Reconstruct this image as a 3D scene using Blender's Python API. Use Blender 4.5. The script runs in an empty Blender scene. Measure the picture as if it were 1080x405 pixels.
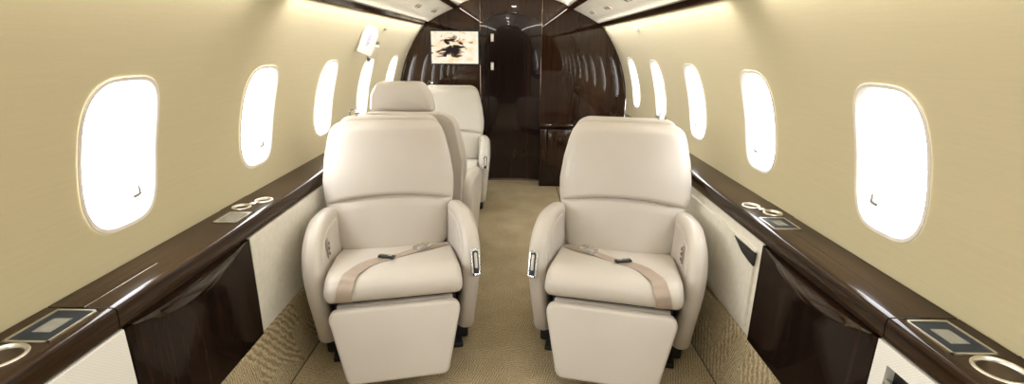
import bpy, bmesh, math, random
from math import sin, cos, pi, sqrt, radians, exp
from mathutils import Vector, Matrix
from mathutils.bvhtree import BVHTree

random.seed(7)
SC = bpy.context.scene
COL = SC.collection

# ----------------------------------------------------------------------------
# cabin dimensions (metres): x across, y aft, z up
R, ZC = 1.10, 0.77            # trim circle of the cabin
Y0, Y1 = -2.072, 4.80         # forward and aft bulkheads
WY0, PITCH = 1.330, 0.7558    # first window, window pitch
LZ = 0.70                     # ledge height


def cx(z):
    return sqrt(max(0.0, R * R - (z - ZC) ** 2))


# ----------------------------------------------------------------------------
# materials
def new_mat(name):
    m = bpy.data.materials.new(name)
    m.use_nodes = True
    nt = m.node_tree
    b = nt.nodes['Principled BSDF']
    return m, nt, b


def N(nt, kind, **kw):
    n = nt.nodes.new(kind)
    for k, v in kw.items():
        if k in n.inputs:
            n.inputs[k].default_value = v
        else:
            setattr(n, k, v)
    return n


def coords(nt, scale=(1, 1, 1), rot=(0, 0, 0)):
    tc = N(nt, 'ShaderNodeTexCoord')
    mp = N(nt, 'ShaderNodeMapping')
    mp.inputs['Scale'].default_value = scale
    mp.inputs['Rotation'].default_value = rot
    nt.links.new(tc.outputs['Object'], mp.inputs['Vector'])
    return mp.outputs['Vector']


def ramp(nt, fac, stops):
    r = N(nt, 'ShaderNodeValToRGB')
    e = r.color_ramp.elements
    while len(e) > 1:
        e.remove(e[-1])
    e[0].position, e[0].color = stops[0][0], (*stops[0][1], 1)
    for p, c in stops[1:]:
        q = e.new(p)
        q.color = (*c, 1)
    nt.links.new(fac, r.inputs['Fac'])
    return r.outputs['Color']


def bump(nt, b, height, strength, dist=0.002):
    bp = N(nt, 'ShaderNodeBump')
    bp.inputs['Strength'].default_value = strength
    bp.inputs['Distance'].default_value = dist
    nt.links.new(height, bp.inputs['Height'])
    nt.links.new(bp.outputs['Normal'], b.inputs['Normal'])


def mat_plain(name, col, rough=0.5, metal=0.0, coat=0.0, spec=0.5):
    m, nt, b = new_mat(name)
    b.inputs['Roughness'].default_value = rough
    b.inputs['Metallic'].default_value = metal
    b.inputs['Coat Weight'].default_value = coat
    b.inputs['Specular IOR Level'].default_value = spec
    n = N(nt, 'ShaderNodeTexNoise')
    n.inputs['Scale'].default_value = 40
    nt.links.new(coords(nt), n.inputs['Vector'])
    c = ramp(nt, n.outputs['Fac'], [(0.3, tuple(x * 0.94 for x in col)), (0.7, tuple(min(1, x * 1.04) for x in col))])
    nt.links.new(c, b.inputs['Base Color'])
    return m


def mat_leather(name, col):
    m, nt, b = new_mat(name)
    v = coords(nt)
    n = N(nt, 'ShaderNodeTexNoise')
    n.inputs['Scale'].default_value = 3.0
    n.inputs['Detail'].default_value = 3
    nt.links.new(v, n.inputs['Vector'])
    c = ramp(nt, n.outputs['Fac'], [(0.3, tuple(x * 0.95 for x in col)), (0.7, tuple(min(1, x * 1.03) for x in col))])
    nt.links.new(c, b.inputs['Base Color'])
    vo = N(nt, 'ShaderNodeTexVoronoi')
    vo.inputs['Scale'].default_value = 420
    nt.links.new(v, vo.inputs['Vector'])
    bump(nt, b, vo.outputs['Distance'], 0.12, 0.001)
    b.inputs['Roughness'].default_value = 0.36
    b.inputs['Specular IOR Level'].default_value = 0.5
    return m


def mat_fabric(name, col, sy=60, sz=900, strength=0.3, contrast=0.10):
    """woven wall covering with fine horizontal slubs"""
    m, nt, b = new_mat(name)
    v = coords(nt, (sz, sy, sz))
    n = N(nt, 'ShaderNodeTexNoise')
    n.inputs['Scale'].default_value = 1.0
    n.inputs['Detail'].default_value = 2
    nt.links.new(v, n.inputs['Vector'])
    v2 = coords(nt, (14, 5, 130))
    n2 = N(nt, 'ShaderNodeTexNoise')
    n2.inputs['Scale'].default_value = 1.0
    n2.inputs['Detail'].default_value = 3
    nt.links.new(v2, n2.inputs['Vector'])
    mx = N(nt, 'ShaderNodeMix')
    mx.inputs['Factor'].default_value = 0.5
    nt.links.new(n.outputs['Fac'], mx.inputs['A'])
    nt.links.new(n2.outputs['Fac'], mx.inputs['B'])
    c = ramp(nt, mx.outputs['Result'], [(0.3, tuple(x * (1 - contrast) for x in col)), (0.7, tuple(min(1, x * (1 + contrast * .6)) for x in col))])
    nt.links.new(c, b.inputs['Base Color'])
    bump(nt, b, mx.outputs['Result'], strength, 0.001)
    b.inputs['Roughness'].default_value = 0.8
    b.inputs['Specular IOR Level'].default_value = 0.25
    b.inputs['Sheen Weight'].default_value = 0.15
    return m


def mat_perf(name, col):
    """fine perforated / basket woven cover of the lower side panels"""
    m, nt, b = new_mat(name)
    v = coords(nt, (230, 230, 230))
    w = N(nt, 'ShaderNodeTexChecker')
    w.inputs['Scale'].default_value = 1.0
    w.inputs['Color1'].default_value = (*col, 1)
    w.inputs['Color2'].default_value = (*[x * 0.9 for x in col], 1)
    nt.links.new(v, w.inputs['Vector'])
    nt.links.new(w.outputs['Color'], b.inputs['Base Color'])
    bump(nt, b, w.outputs['Fac'], 0.3, 0.001)
    b.inputs['Roughness'].default_value = 0.6
    return m


def mat_wood(name, dark, mid, light, axis, rough=0.07, freq=60, spec=0.5, coat=1.0):
    """lacquered veneer, grain running along `axis`"""
    m, nt, b = new_mat(name)
    s = [freq, freq, freq]
    s[axis] = 1.2
    v = coords(nt, tuple(s))
    n = N(nt, 'ShaderNodeTexNoise')
    n.inputs['Scale'].default_value = 1.0
    n.inputs['Detail'].default_value = 5
    n.inputs['Roughness'].default_value = 0.65
    nt.links.new(v, n.inputs['Vector'])
    s2 = [9, 9, 9]
    s2[axis] = 0.35
    n2 = N(nt, 'ShaderNodeTexNoise')
    n2.inputs['Scale'].default_value = 1.0
    n2.inputs['Detail'].default_value = 3
    nt.links.new(coords(nt, tuple(s2)), n2.inputs['Vector'])
    mx = N(nt, 'ShaderNodeMix')
    mx.inputs['Factor'].default_value = 0.4
    nt.links.new(n.outputs['Fac'], mx.inputs['A'])
    nt.links.new(n2.outputs['Fac'], mx.inputs['B'])
    c = ramp(nt, mx.outputs['Result'], [(0.32, dark), (0.5, mid), (0.68, light)])
    nt.links.new(c, b.inputs['Base Color'])
    b.inputs['Roughness'].default_value = rough + 0.1
    b.inputs['Specular IOR Level'].default_value = spec
    b.inputs['Coat Weight'].default_value = coat
    b.inputs['Coat Roughness'].default_value = rough
    b.inputs['Coat IOR'].default_value = 1.55
    return m


def mat_carpet(name, rot=0.0):
    """brown and sand carpet with combed, wavy stripes that change direction"""
    m, nt, b = new_mat(name)
    v = coords(nt)
    # patches that decide the direction of the stripes
    vo = N(nt, 'ShaderNodeTexVoronoi')
    vo.inputs['Scale'].default_value = 7.0
    nt.links.new(v, vo.inputs['Vector'])
    sep = N(nt, 'ShaderNodeSeparateColor')
    nt.links.new(vo.outputs['Color'], sep.inputs['Color'])

    def wave(ang, sc, dist):
        w = N(nt, 'ShaderNodeTexWave')
        w.inputs['Scale'].default_value = sc
        w.inputs['Distortion'].default_value = dist
        w.inputs['Detail'].default_value = 2
        w.inputs['Detail Scale'].default_value = 1.5
        nt.links.new(coords(nt, rot=(0, 0, ang)), w.inputs['Vector'])
        return w.outputs['Fac']
    a = wave(0.3, 30, 4)
    c2 = wave(1.85, 28, 5)
    gt = N(nt, 'ShaderNodeMath', operation='GREATER_THAN')
    gt.inputs[1].default_value = 0.5
    nt.links.new(sep.outputs['Red'], gt.inputs[0])
    mx = N(nt, 'ShaderNodeMix')
    nt.links.new(gt.outputs[0], mx.inputs['Factor'])
    nt.links.new(a, mx.inputs['A'])
    nt.links.new(c2, mx.inputs['B'])
    fz = N(nt, 'ShaderNodeTexNoise')
    fz.inputs['Scale'].default_value = 170
    fz.inputs['Detail'].default_value = 3
    nt.links.new(v, fz.inputs['Vector'])
    mx2 = N(nt, 'ShaderNodeMix')
    mx2.inputs['Factor'].default_value = 0.74
    nt.links.new(mx.outputs['Result'], mx2.inputs['A'])
    nt.links.new(fz.outputs['Fac'], mx2.inputs['B'])
    big = N(nt, 'ShaderNodeTexNoise')
    big.inputs['Scale'].default_value = 5
    big.inputs['Detail'].default_value = 3
    nt.links.new(v, big.inputs['Vector'])
    c = ramp(nt, mx2.outputs['Result'], [(0.28, (.21, .165, .09)), (0.5, (.40, .325, .20)), (0.72, (.60, .52, .36))])
    tint = ramp(nt, big.outputs['Fac'], [(0.3, (.80, .76, .72)), (0.7, (1, 1, 1))])
    ml = N(nt, 'ShaderNodeMix', data_type='RGBA', blend_type='MULTIPLY')
    ml.inputs['Factor'].default_value = 1
    nt.links.new(c, ml.inputs['A'])
    nt.links.new(tint, ml.inputs['B'])
    nt.links.new(ml.outputs['Result'], b.inputs['Base Color'])
    bump(nt, b, mx2.outputs['Result'], 0.7, 0.004)
    b.inputs['Roughness'].default_value = 0.95
    b.inputs['Specular IOR Level'].default_value = 0.1
    return m


def mat_emit(name, col, strength):
    m = bpy.data.materials.new(name)
    m.use_nodes = True
    nt = m.node_tree
    nt.nodes.clear()
    e = N(nt, 'ShaderNodeEmission')
    e.inputs['Color'].default_value = (*col, 1)
    e.inputs['Strength'].default_value = strength
    o = N(nt, 'ShaderNodeOutputMaterial')
    nt.links.new(e.outputs[0], o.inputs['Surface'])
    return m


def mat_glass(name):
    """thin pane: mostly clear, slight surface reflection"""
    m = bpy.data.materials.new(name)
    m.use_nodes = True
    nt = m.node_tree
    nt.nodes.clear()
    t = N(nt, 'ShaderNodeBsdfTransparent')
    t.inputs['Color'].default_value = (.97, .98, 1, 1)
    g = N(nt, 'ShaderNodeBsdfGlossy')
    g.inputs['Roughness'].default_value = 0.02
    mx = N(nt, 'ShaderNodeMixShader')
    mx.inputs['Fac'].default_value = 0.04
    nt.links.new(t.outputs[0], mx.inputs[1])
    nt.links.new(g.outputs[0], mx.inputs[2])
    o = N(nt, 'ShaderNodeOutputMaterial')
    nt.links.new(mx.outputs[0], o.inputs['Surface'])
    return m


def mat_screen(name):
    """picture on the bulkhead monitor: bright cream room with dark and rust blots"""
    m = bpy.data.materials.new(name)
    m.use_nodes = True
    nt = m.node_tree
    nt.nodes.clear()
    tc = N(nt, 'ShaderNodeTexCoord')
    mp = N(nt, 'ShaderNodeMapping')
    nt.links.new(tc.outputs['Generated'], mp.inputs['Vector'])
    # blots are strongest in the left middle of the picture
    n1 = N(nt, 'ShaderNodeTexNoise')
    n1.inputs['Scale'].default_value = 4.6
    n1.inputs['Detail'].default_value = 4
    n1.inputs['Distortion'].default_value = 0.8
    nt.links.new(mp.outputs['Vector'], n1.inputs['Vector'])
    sub = N(nt, 'ShaderNodeVectorMath', operation='SUBTRACT')
    sub.inputs[1].default_value = (.42, .5, .52)
    nt.links.new(mp.outputs['Vector'], sub.inputs[0])
    ml = N(nt, 'ShaderNodeVectorMath', operation='MULTIPLY')
    ml.inputs[1].default_value = (1.0, 0, 1.25)
    nt.links.new(sub.outputs[0], ml.inputs[0])
    ln = N(nt, 'ShaderNodeVectorMath', operation='LENGTH')
    nt.links.new(ml.outputs[0], ln.inputs[0])
    md = N(nt, 'ShaderNodeMath', operation='MULTIPLY_ADD')
    md.inputs[1].default_value = 0.42
    nt.links.new(ln.outputs['Value'], md.inputs[0])
    nt.links.new(n1.outputs['Fac'], md.inputs[2])
    c = ramp(nt, md.outputs[0], [(0.52, (.03, .022, .02)), (0.57, (.10, .07, .055)), (0.60, (.55, .38, .25)),
                                 (0.64, (1.0, .90, .68)), (0.85, (1.0, .96, .80))])
    # rust and amber patch at the top centre
    n2 = N(nt, 'ShaderNodeTexNoise')
    n2.inputs['Scale'].default_value = 4
    nt.links.new(mp.outputs['Vector'], n2.inputs['Vector'])
    t2 = ramp(nt, n2.outputs['Fac'], [(0.50, (1, 1, 1)), (0.68, (1.0, .82, .62))])
    mm = N(nt, 'ShaderNodeMix', data_type='RGBA', blend_type='MULTIPLY')
    mm.inputs['Factor'].default_value = 1
    nt.links.new(c, mm.inputs['A'])
    nt.links.new(t2, mm.inputs['B'])
    e = N(nt, 'ShaderNodeEmission')
    e.inputs['Strength'].default_value = SCREEN_E
    nt.links.new(mm.outputs['Result'], e.inputs['Color'])
    o = N(nt, 'ShaderNodeOutputMaterial')
    nt.links.new(e.outputs[0], o.inputs['Surface'])
    return m


SCREEN_E = 1.0
M = {
    'leather': mat_leather('beige_leather', (.555, .507, .445)),
    'leather_pale': mat_leather('pale_leather', (.60, .57, .51)),
    'wall': mat_fabric('woven_wall_fabric', (.50, .436, .268), strength=.15, contrast=.05),
    'psu': mat_plain('ceiling_panel_cream', (.84, .80, .70), 0.55),
    'ceil': mat_plain('ceiling_cream', (.74, .69, .58), 0.6),
    'panel': mat_plain('cream_laminate', (.72, .69, .60), 0.45),
    'perf': mat_perf('woven_cream_panel', (.86, .85, .80)),
    'ledge': mat_wood('ledge_veneer', (.008, .004, .002), (.030, .016, .008), (.062, .036, .018), 1, 0.06, 90, .06, .25),
    'nose': mat_wood('nose_veneer', (.006, .003, .002), (.020, .010, .005), (.045, .022, .010), 1, 0.035, 70, .2, .6),
    'cab': mat_wood('cabinet_veneer', (.006, .003, .002), (.013, .007, .005), (.028, .015, .009), 2, 0.04, 60, .08, .18),
    'bulk': mat_wood('bulkhead_veneer', (.015, .006, .003), (.028, .012, .006), (.046, .021, .010), 2, 0.010, 55, .04, .72),
    'door': mat_wood('door_veneer', (.006, .003, .003), (.013, .007, .006), (.03, .014, .010), 2, 0.02, 60, .2, .5),
    'rail': mat_wood('rail_veneer', (.008, .004, .003), (.020, .010, .006), (.04, .02, .012), 1, 0.06, 60, .1, .25),
    'carpet': mat_carpet('patterned_carpet'),
    'chrome': mat_plain('polished_chrome', (.60, .62, .64), 0.10, 1.0),
    'steel': mat_plain('brushed_steel', (.58, .53, .45), 0.36, 1.0),
    'gold': mat_plain('champagne_metal', (.74, .70, .62), 0.34, 1.0),
    'well': mat_plain('well_metal', (.52, .46, .37), 0.34, 1.0),
    'bead': mat_plain('bronze_bead', (.16, .12, .09), 0.2, 1.0),
    'black': mat_plain('black_plastic', (.012, .012, .013), 0.35),
    'gap': mat_plain('dark_gap', (.01, .008, .007), 0.8),
    'bezel': mat_plain('blue_black_glass', (.012, .018, .027), 0.35, 0, 0, .25),
    'lcd': mat_plain('grey_display', (.22, .215, .19), 0.2, 0, 0.6),
    'belt': mat_plain('taupe_webbing', (.40, .32, .255), 0.28, 0.2),
    'white': mat_plain('white_plastic', (.82, .82, .82), 0.4),
    'beige': mat_plain('beige_plastic', (.62, .56, .44), 0.5),
    'violet': mat_plain('violet_print', (.45, .42, .66), 0.6),
    'grey': mat_plain('grey_plastic', (.22, .20, .17), 0.5),
    'reveal': mat_plain('window_reveal_white', (.66, .62, .55), 0.5),
    'plate': mat_plain('ivory_plate', (.75, .68, .55), 0.3),
    'glass': mat_glass('window_glass'),
    'screen': mat_screen('monitor_picture'),
    'lamp': mat_emit('lamp_lens', (1, .95, .88), 55.0),
    'lamp_dim': mat_emit('lamp_lens_small', (1, .95, .88), 2.0),
}

# ----------------------------------------------------------------------------
# object helpers


def mesh_obj(name, bm, mat, parent=None, smooth=True, label=None):
    me = bpy.data.meshes.new(name)
    bmesh.ops.recalc_face_normals(bm, faces=bm.faces)
    bm.to_mesh(me)
    bm.free()
    if isinstance(mat, str):
        mat = M[mat]
    me.materials.append(mat)
    if smooth:
        me.polygons.foreach_set('use_smooth', [True] * len(me.polygons))
        try:
            me.set_sharp_from_angle(angle=radians(40))
        except Exception:
            pass
    o = bpy.data.objects.new(name, me)
    COL.objects.link(o)
    if parent:
        o.parent = parent
    if label:
        o['label'] = label
    return o


def thing(name, label, cat, loc=(0, 0, 0), rz=0.0, group=None):
    o = bpy.data.objects.new(name, None)
    o.empty_display_size = 0.05
    COL.objects.link(o)
    o.location = loc
    o.rotation_euler = (0, 0, rz)
    o['label'] = label
    o['category'] = cat
    if group:
        o['group'] = group
    return o


def tag(o, label, cat, group=None):
    o['label'] = label
    o['category'] = cat
    if group:
        o['group'] = group
    return o


def struct(o, label=None, cat=None):
    o['kind'] = 'structure'
    if label:
        o['label'] = label
    if cat:
        o['category'] = cat
    return o


def add_box(bm, c, s, bev=0.0, mat=None, seg=2):
    T = Matrix.Translation(c) @ (mat or Matrix.Identity(4)) @ Matrix.Diagonal((s[0], s[1], s[2], 1))
    r = bmesh.ops.create_cube(bm, size=1.0, matrix=T)
    if bev > 0:
        es = list({e for v in r['verts'] for e in v.link_edges})
        bmesh.ops.bevel(bm, geom=es, offset=bev, segments=seg, affect='EDGES', profile=0.5)
    return r


def add_cyl(bm, c, r, h, axis=(0, 0, 1), n=24, r2=None):
    rot = Vector((0, 0, 1)).rotation_difference(Vector(axis)).to_matrix().to_4x4()
    bmesh.ops.create_cone(bm, cap_ends=True, segments=n, radius1=r, radius2=r if r2 is None else r2,
                          depth=h, matrix=Matrix.Translation(c) @ rot)


def add_torus(bm, c, R1, r, axis=(0, 0, 1), n=36, k=10, sx=1.0, sy=1.0):
    rot = Vector((0, 0, 1)).rotation_difference(Vector(axis)).to_matrix()
    vs = []
    for i in range(n):
        a = 2 * pi * i / n
        ring = []
        for j in range(k):
            b = 2 * pi * j / k
            p = Vector(((R1 * sx + r * cos(b)) * cos(a), (R1 * sy + r * cos(b)) * sin(a), r * sin(b)))
            ring.append(bm.verts.new(rot @ p + Vector(c)))
        vs.append(ring)
    for i in range(n):
        for j in range(k):
            bm.faces.new((vs[i][j], vs[(i + 1) % n][j], vs[(i + 1) % n][(j + 1) % k], vs[i][(j + 1) % k]))


def grid(bm, rows, close=False, caps=False):
    vs = [[bm.verts.new(p) for p in r] for r in rows]
    n = len(vs[0])
    for a, b in zip(vs, vs[1:]):
        for j in range(n if close else n - 1):
            k = (j + 1) % n
            bm.faces.new((a[j], a[k], b[k], b[j]))
    if caps:
        bm.faces.new(vs[0][::-1])
        bm.faces.new(vs[-1])
    return vs


def catmull(pts, per=8):
    out = []
    n = len(pts)
    for i in range(n):
        p0, p1, p2, p3 = (Vector(pts[(i + k - 1) % n]) for k in range(4))
        for j in range(per):
            t = j / per
            out.append(0.5 * ((2 * p1) + (p2 - p0) * t + (2 * p0 - 5 * p1 + 4 * p2 - p3) * t * t
                              + (3 * p1 - p0 - 3 * p2 + p3) * t ** 3))
    return [Vector((p[0], p[1])) for p in out]


def round_poly(pts, rad, seg=8, sub=6):
    """polygon with rounded corners; rad is a number or a list, edges subdivided"""
    out = []
    n = len(pts)
    rr = rad if isinstance(rad, (list, tuple)) else [rad] * n
    for i in range(n):
        p, a, b = Vector(pts[i]), Vector(pts[i - 1]), Vector(pts[(i + 1) % n])
        u, v = (a - p).normalized(), (b - p).normalized()
        ang = u.angle(v)
        d = min(rr[i] / math.tan(ang / 2), 0.49 * (a - p).length, 0.49 * (b - p).length)
        s, e = p + u * d, p + v * d
        for k in range(seg + 1):
            t = k / seg
            out.append((1 - t) ** 2 * s + 2 * t * (1 - t) * (p * 0.8 + (s + e) * 0.1) + t * t * e)
    res = []
    m = len(out)
    for i in range(m):
        a, b = out[i], out[(i + 1) % m]
        L = (b - a).length
        k = max(1, int(L / 0.03)) if sub else 1
        for j in range(k):
            res.append(a.lerp(b, j / k))
    return res


def pillow(bm, outline, T, r, frame, dome=0.0, rings=8, seg=6, warp=None, dome_back=None):
    """solid with the given 2D outline, half thickness T, edge rounding r; frame(a,b,c)->xyz"""
    n = len(outline)
    area = sum(outline[i].x * outline[(i + 1) % n].y - outline[(i + 1) % n].x * outline[i].y for i in range(n))
    sg = 1 if area > 0 else -1
    nrm = []
    for i in range(n):
        t = outline[(i + 1) % n] - outline[i - 1]
        nrm.append(Vector((t.y, -t.x)).normalized() * sg)
    cen = sum(outline, Vector((0, 0))) / n
    layers = []
    for side in (-1, 1):
        L = []
        for k in range(seg + 1):
            f = k / seg * pi / 2
            ins = r * (1 - cos(f))
            c = side * (T - r + r * sin(f))
            L.append([(outline[i] - nrm[i] * ins, c) for i in range(n)])
        inner = [outline[i] - nrm[i] * r for i in range(n)]
        dm = dome if side > 0 else (dome if dome_back is None else dome_back)
        for k in range(1, rings):
            s = 1 - k / rings
            h = 1 - s ** 2.2
            L.append([(cen + (inner[i] - cen) * s, side * (T + dm * h)) for i in range(n)])
        L.append([(cen, side * (T + dm))])
        layers.append(L)

    def mk(p, c):
        q = Vector(frame(p.x, p.y, c))
        return bm.verts.new(warp(q) if warp else q)
    for side in (0, 1):
        vs = [[mk(p, c) for (p, c) in ring] for ring in layers[side]]
        if side == 0:
            first = vs[0]
        for a, b in zip(vs[:-2], vs[1:-1]):
            for j in range(n):
                k = (j + 1) % n
                bm.faces.new((a[j], a[k], b[k], b[j]))
        c = vs[-1][0]
        for j in range(n):
            bm.faces.new((vs[-2][j], vs[-2][(j + 1) % n], c))
        if side == 1:
            for j in range(n):
                k = (j + 1) % n
                bm.faces.new((first[j], first[k], vs[0][k], vs[0][j]))


def tube(bm, pts, r, n=8, caps=True):
    pts = [Vector(p) for p in pts]
    rows = []
    for i, p in enumerate(pts):
        t = (pts[min(i + 1, len(pts) - 1)] - pts[max(i - 1, 0)]).normalized()
        up = Vector((0, 0, 1)) if abs(t.z) < 0.9 else Vector((1, 0, 0))
        a = t.cross(up).normalized()
        b = a.cross(t)
        rows.append([p + (a * cos(2 * pi * k / n) + b * sin(2 * pi * k / n)) * r for k in range(n)])
    grid(bm, rows, close=True, caps=caps)


def sweep_y(bm, prof, y0, y1, n=2, closed=True, fn=None):
    """profile list of (x,z) swept along y"""
    rows = []
    for i in range(n):
        y = y0 + (y1 - y0) * i / (n - 1)
        rows.append([(fn(x, y, z) if fn else (x, y, z)) for x, z in prof])
    grid(bm, rows, close=closed, caps=closed)


# ----------------------------------------------------------------------------
# SETTING
# floor
bm = bmesh.new()
grid(bm, [[(-.86, Y0, 0), (.86, Y0, 0)], [(-.86, Y1, 0), (.86, Y1, 0)], [(-.86, Y1, -.04), (.86, Y1, -.04)],
          [(-.86, Y0, -.04), (.86, Y0, -.04)]], close=False)
struct(mesh_obj('floor', bm, 'carpet', smooth=False))
# carpeted slopes along both sides, and the dark seams where they meet the floor
for s, nm in ((-1, 'left'), (1, 'right')):
    bm = bmesh.new()
    prof = [(.8635, .0), (.9000, .115), (.925, .235), (.935, .25), (.97, .25), (.90, -.04), (.8635, -.04)]
    sweep_y(bm, [(s * x, z) for x, z in prof], Y0, Y1, 2)
    struct(mesh_obj('baseboard_' + nm, bm, 'carpet', smooth=False))
    bm = bmesh.new()
    add_box(bm, (s * .8615, (Y0 + Y1) / 2, -.004), (.004, Y1 - Y0, .010))
    struct(mesh_obj('trim_%d' % (1 if s < 0 else 2), bm, 'gap', smooth=False))
# seat track seam in the aisle, right hand side
bm = bmesh.new()
add_box(bm, (.437, 3.9, .0012), (.006, 1.38, .0024))
struct(mesh_obj('trim_3', bm, 'gap', smooth=False))


def wpt(side, y, a, off=0.0):
    """point on the cabin trim circle at arc angle a (0 at the widest height)"""
    return (side * (R + off) * cos(a), y, ZC + (R + off) * sin(a))


A_WIN = math.asin((1.017 - ZC) / R)     # window centre
WH, WW = 0.218, 0.138                   # half height (along the arc), half width
A_TOP = math.asin((1.497 - ZC) / R)
A_LED = math.asin((LZ - .02 - ZC) / R)
A_BOT = math.asin((.252 - ZC) / R)


def win_outline(inset=0.0, n=72):
    """rounded window outline: list of (dy, ds)"""
    hw, hh = WW - inset, WH - inset
    out = []
    for k in range(n):
        t = 2 * pi * k / n
        e = 2 / 3.0
        c, s = cos(t), sin(t)
        out.append((hw * math.copysign(abs(c) ** (2 / 3.4), c), hh * math.copysign(abs(s) ** (2 / 3.6), s)))
    return out


def rect_pt(dy, ds, hy, s0, s1):
    """push a direction out to the cell rectangle"""
    k = []
    if dy:
        k.append(hy / abs(dy))
    if ds > 0:
        k.append(s1 / ds)
    if ds < 0:
        k.append(s0 / ds)
    f = min(k)
    return dy * f, ds * f


WIN_Y = [WY0 + PITCH * i for i in range(-4, 5)]
for side, nm in ((-1, 'left'), (1, 'right')):
    bm = bmesh.new()
    s1 = (A_TOP - A_WIN) * R
    s0 = (A_LED - A_WIN) * R
    hy = PITCH / 2
    corners = [(hy, s1), (-hy, s1), (-hy, s0), (hy, s0)]
    for wy in WIN_Y:
        ol = win_outline(0.0)
        rp = [list(rect_pt(a, b, hy, s0, s1)) for a, b in ol]
        for c in corners:   # snap the nearest ray to each corner so that cells close up
            j = min(range(len(rp)), key=lambda q: (rp[q][0] - c[0]) ** 2 + (rp[q][1] - c[1]) ** 2)
            rp[j] = list(c)
        rows = []
        NR = 12
        for k in range(NR + 1):
            t = (k / NR)
            row = []
            for (a, b), (c, d) in zip(ol, rp):
                yy, ss = a + (c - a) * t, b + (d - b) * t
                row.append(wpt(side, wy + yy, A_WIN + ss / R))
            rows.append(row)
        grid(bm, rows, close=True)
    ye = WIN_Y[-1] + hy
    grid(bm, [[wpt(side, y, A_LED + (A_TOP - A_LED) * k / 24) for k in range(25)] for y in (ye, Y1)])
    grid(bm, [[wpt(side, y, A_BOT + (A_LED - A_BOT) * k / 24) for k in range(25)] for y in (Y0, Y1)])
    bmesh.ops.remove_doubles(bm, verts=bm.verts, dist=0.0005)
    w = mesh_obj('wall_' + nm, bm, 'wall')
    struct(w)

# windows: white reveal, pane and a small latch
wi = 0
for side in (-1, 1):
    for wy in WIN_Y:
        wi += 1
        root = bpy.data.objects.new('window_%d' % wi, None)
        COL.objects.link(root)
        root.location = (side * R * cos(A_WIN), wy, ZC + R * sin(A_WIN))
        struct(root)
        loc = Vector(root.location)
        bm = bmesh.new()
        rows = []
        for ins, off in ((-.005, -.0015), (-.003, -.004), (.006, -.0035), (.011, .002), (.016, .010), (.019, .020), (.019, .026)):
            rows.append([Vector(wpt(side, wy + a, A_WIN + b / R, off)) - loc for a, b in win_outline(ins)])
        grid(bm, rows, close=True)
        mesh_obj('window_frame', bm, 'reveal', root)
        bm = bmesh.new()
        ol = win_outline(.019)
        for off in (.021, .050):
            rws = [[Vector(wpt(side, wy + a * s, A_WIN + b * s / R, off)) - loc for a, b in ol] for s in (1, .75, .5, .25)]
            vs = grid(bm, rws, close=True)
            c = bm.verts.new(Vector(wpt(side, wy, A_WIN, off)) - loc)
            for j in range(len(ol)):
                bm.faces.new((vs[-1][j], vs[-1][(j + 1) % len(ol)], c))
            break
        mesh_obj('pane', bm, 'glass', root)
        # latch in the lower aft corner of the pane
        bm = bmesh.new()
        p = Vector(wpt(side, wy + .07, A_WIN - .150 / R, .017)) - loc
        add_box(bm, p, (.008, .026, .011), .002)
        q = Vector(wpt(side, wy + .085, A_WIN - .137 / R, .017)) - loc
        add_box(bm, q, (.006, .009, .030), .002)
        mesh_obj('window_latch', bm, 'grey', root)

# ceiling: service panels, centre panel
CEIL = [(.800, 1.510), (.79, 1.522), (.70, 1.572), (.62, 1.612), (.545, 1.645)]
CEN = [(.515, 1.660), (.46, 1.695), (.36, 1.728), (.24, 1.748), (.12, 1.757), (0, 1.760)]
prof = [(-x, z) for x, z in CEIL] + [(-x, z) for x, z in CEN] + [(x, z) for x, z in reversed(CEN[:-1])] + [(x, z) for x, z in reversed(CEIL)]
bm = bmesh.new()
prof2 = [(-.835, 1.508)] + prof + [(.835, 1.508)]
grid(bm, [[(x, Y0 + (Y1 - Y0) * k / 6, z) for x, z in prof2] for k in range(7)])
struct(mesh_obj('ceiling', bm, 'psu'))
# outer and inner dark rails
tn = 3
for s in (-1, 1):
    tn += 1
    bm = bmesh.new()
    pr = [(.824, 1.4945), (.812, 1.489), (.801, 1.497), (.785, 1.516), (.789, 1.5235), (.800, 1.520), (.830, 1.505)]
    sweep_y(bm, [(s * x, z) for x, z in pr], Y0, Y1)
    t = mesh_obj('trim_%d' % tn, bm, 'rail', smooth=False)
    struct(t)
    tn += 1
    bm = bmesh.new()
    pr = [(.549, 1.643), (.543, 1.634), (.520, 1.640), (.506, 1.655), (.510, 1.668), (.53, 1.664)]
    sweep_y(bm, [(s * x, z) for x, z in pr], Y0, Y1)
    struct(mesh_obj('trim_%d' % tn, bm, 'rail', smooth=False))
    tn += 1
    bm = bmesh.new()
    pr = [(.5045, 1.657), (.500, 1.652), (.495, 1.657), (.500, 1.668)]
    sweep_y(bm, [(s * x, z) for x, z in pr], Y0, Y1)
    struct(mesh_obj('trim_%d' % tn, bm, 'chrome', smooth=False))

# aft bulkhead with an arched opening
DX0, DX1 = -.308, .268
DXM, DZS, DZT = (DX0 + DX1) / 2, 1.487, 1.605


def top_z(x):
    x = abs(x)
    pts = sorted([(a, b) for a, b in CEIL + CEN])
    if x <= pts[-1][0]:
        for (a, b), (c, d) in zip(pts, pts[1:]):
            if a <= x <= c:
                return b + (d - b) * (x - a) / (c - a) + .01
    return ZC + sqrt(max(0, (R + .004) ** 2 - x * x))


def arch_z(x):
    u = (x - DXM) / ((DX1 - DX0) / 2)
    return DZS + (DZT - DZS) * sqrt(max(0, 1 - u * u * .999)) ** 1.25


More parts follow.
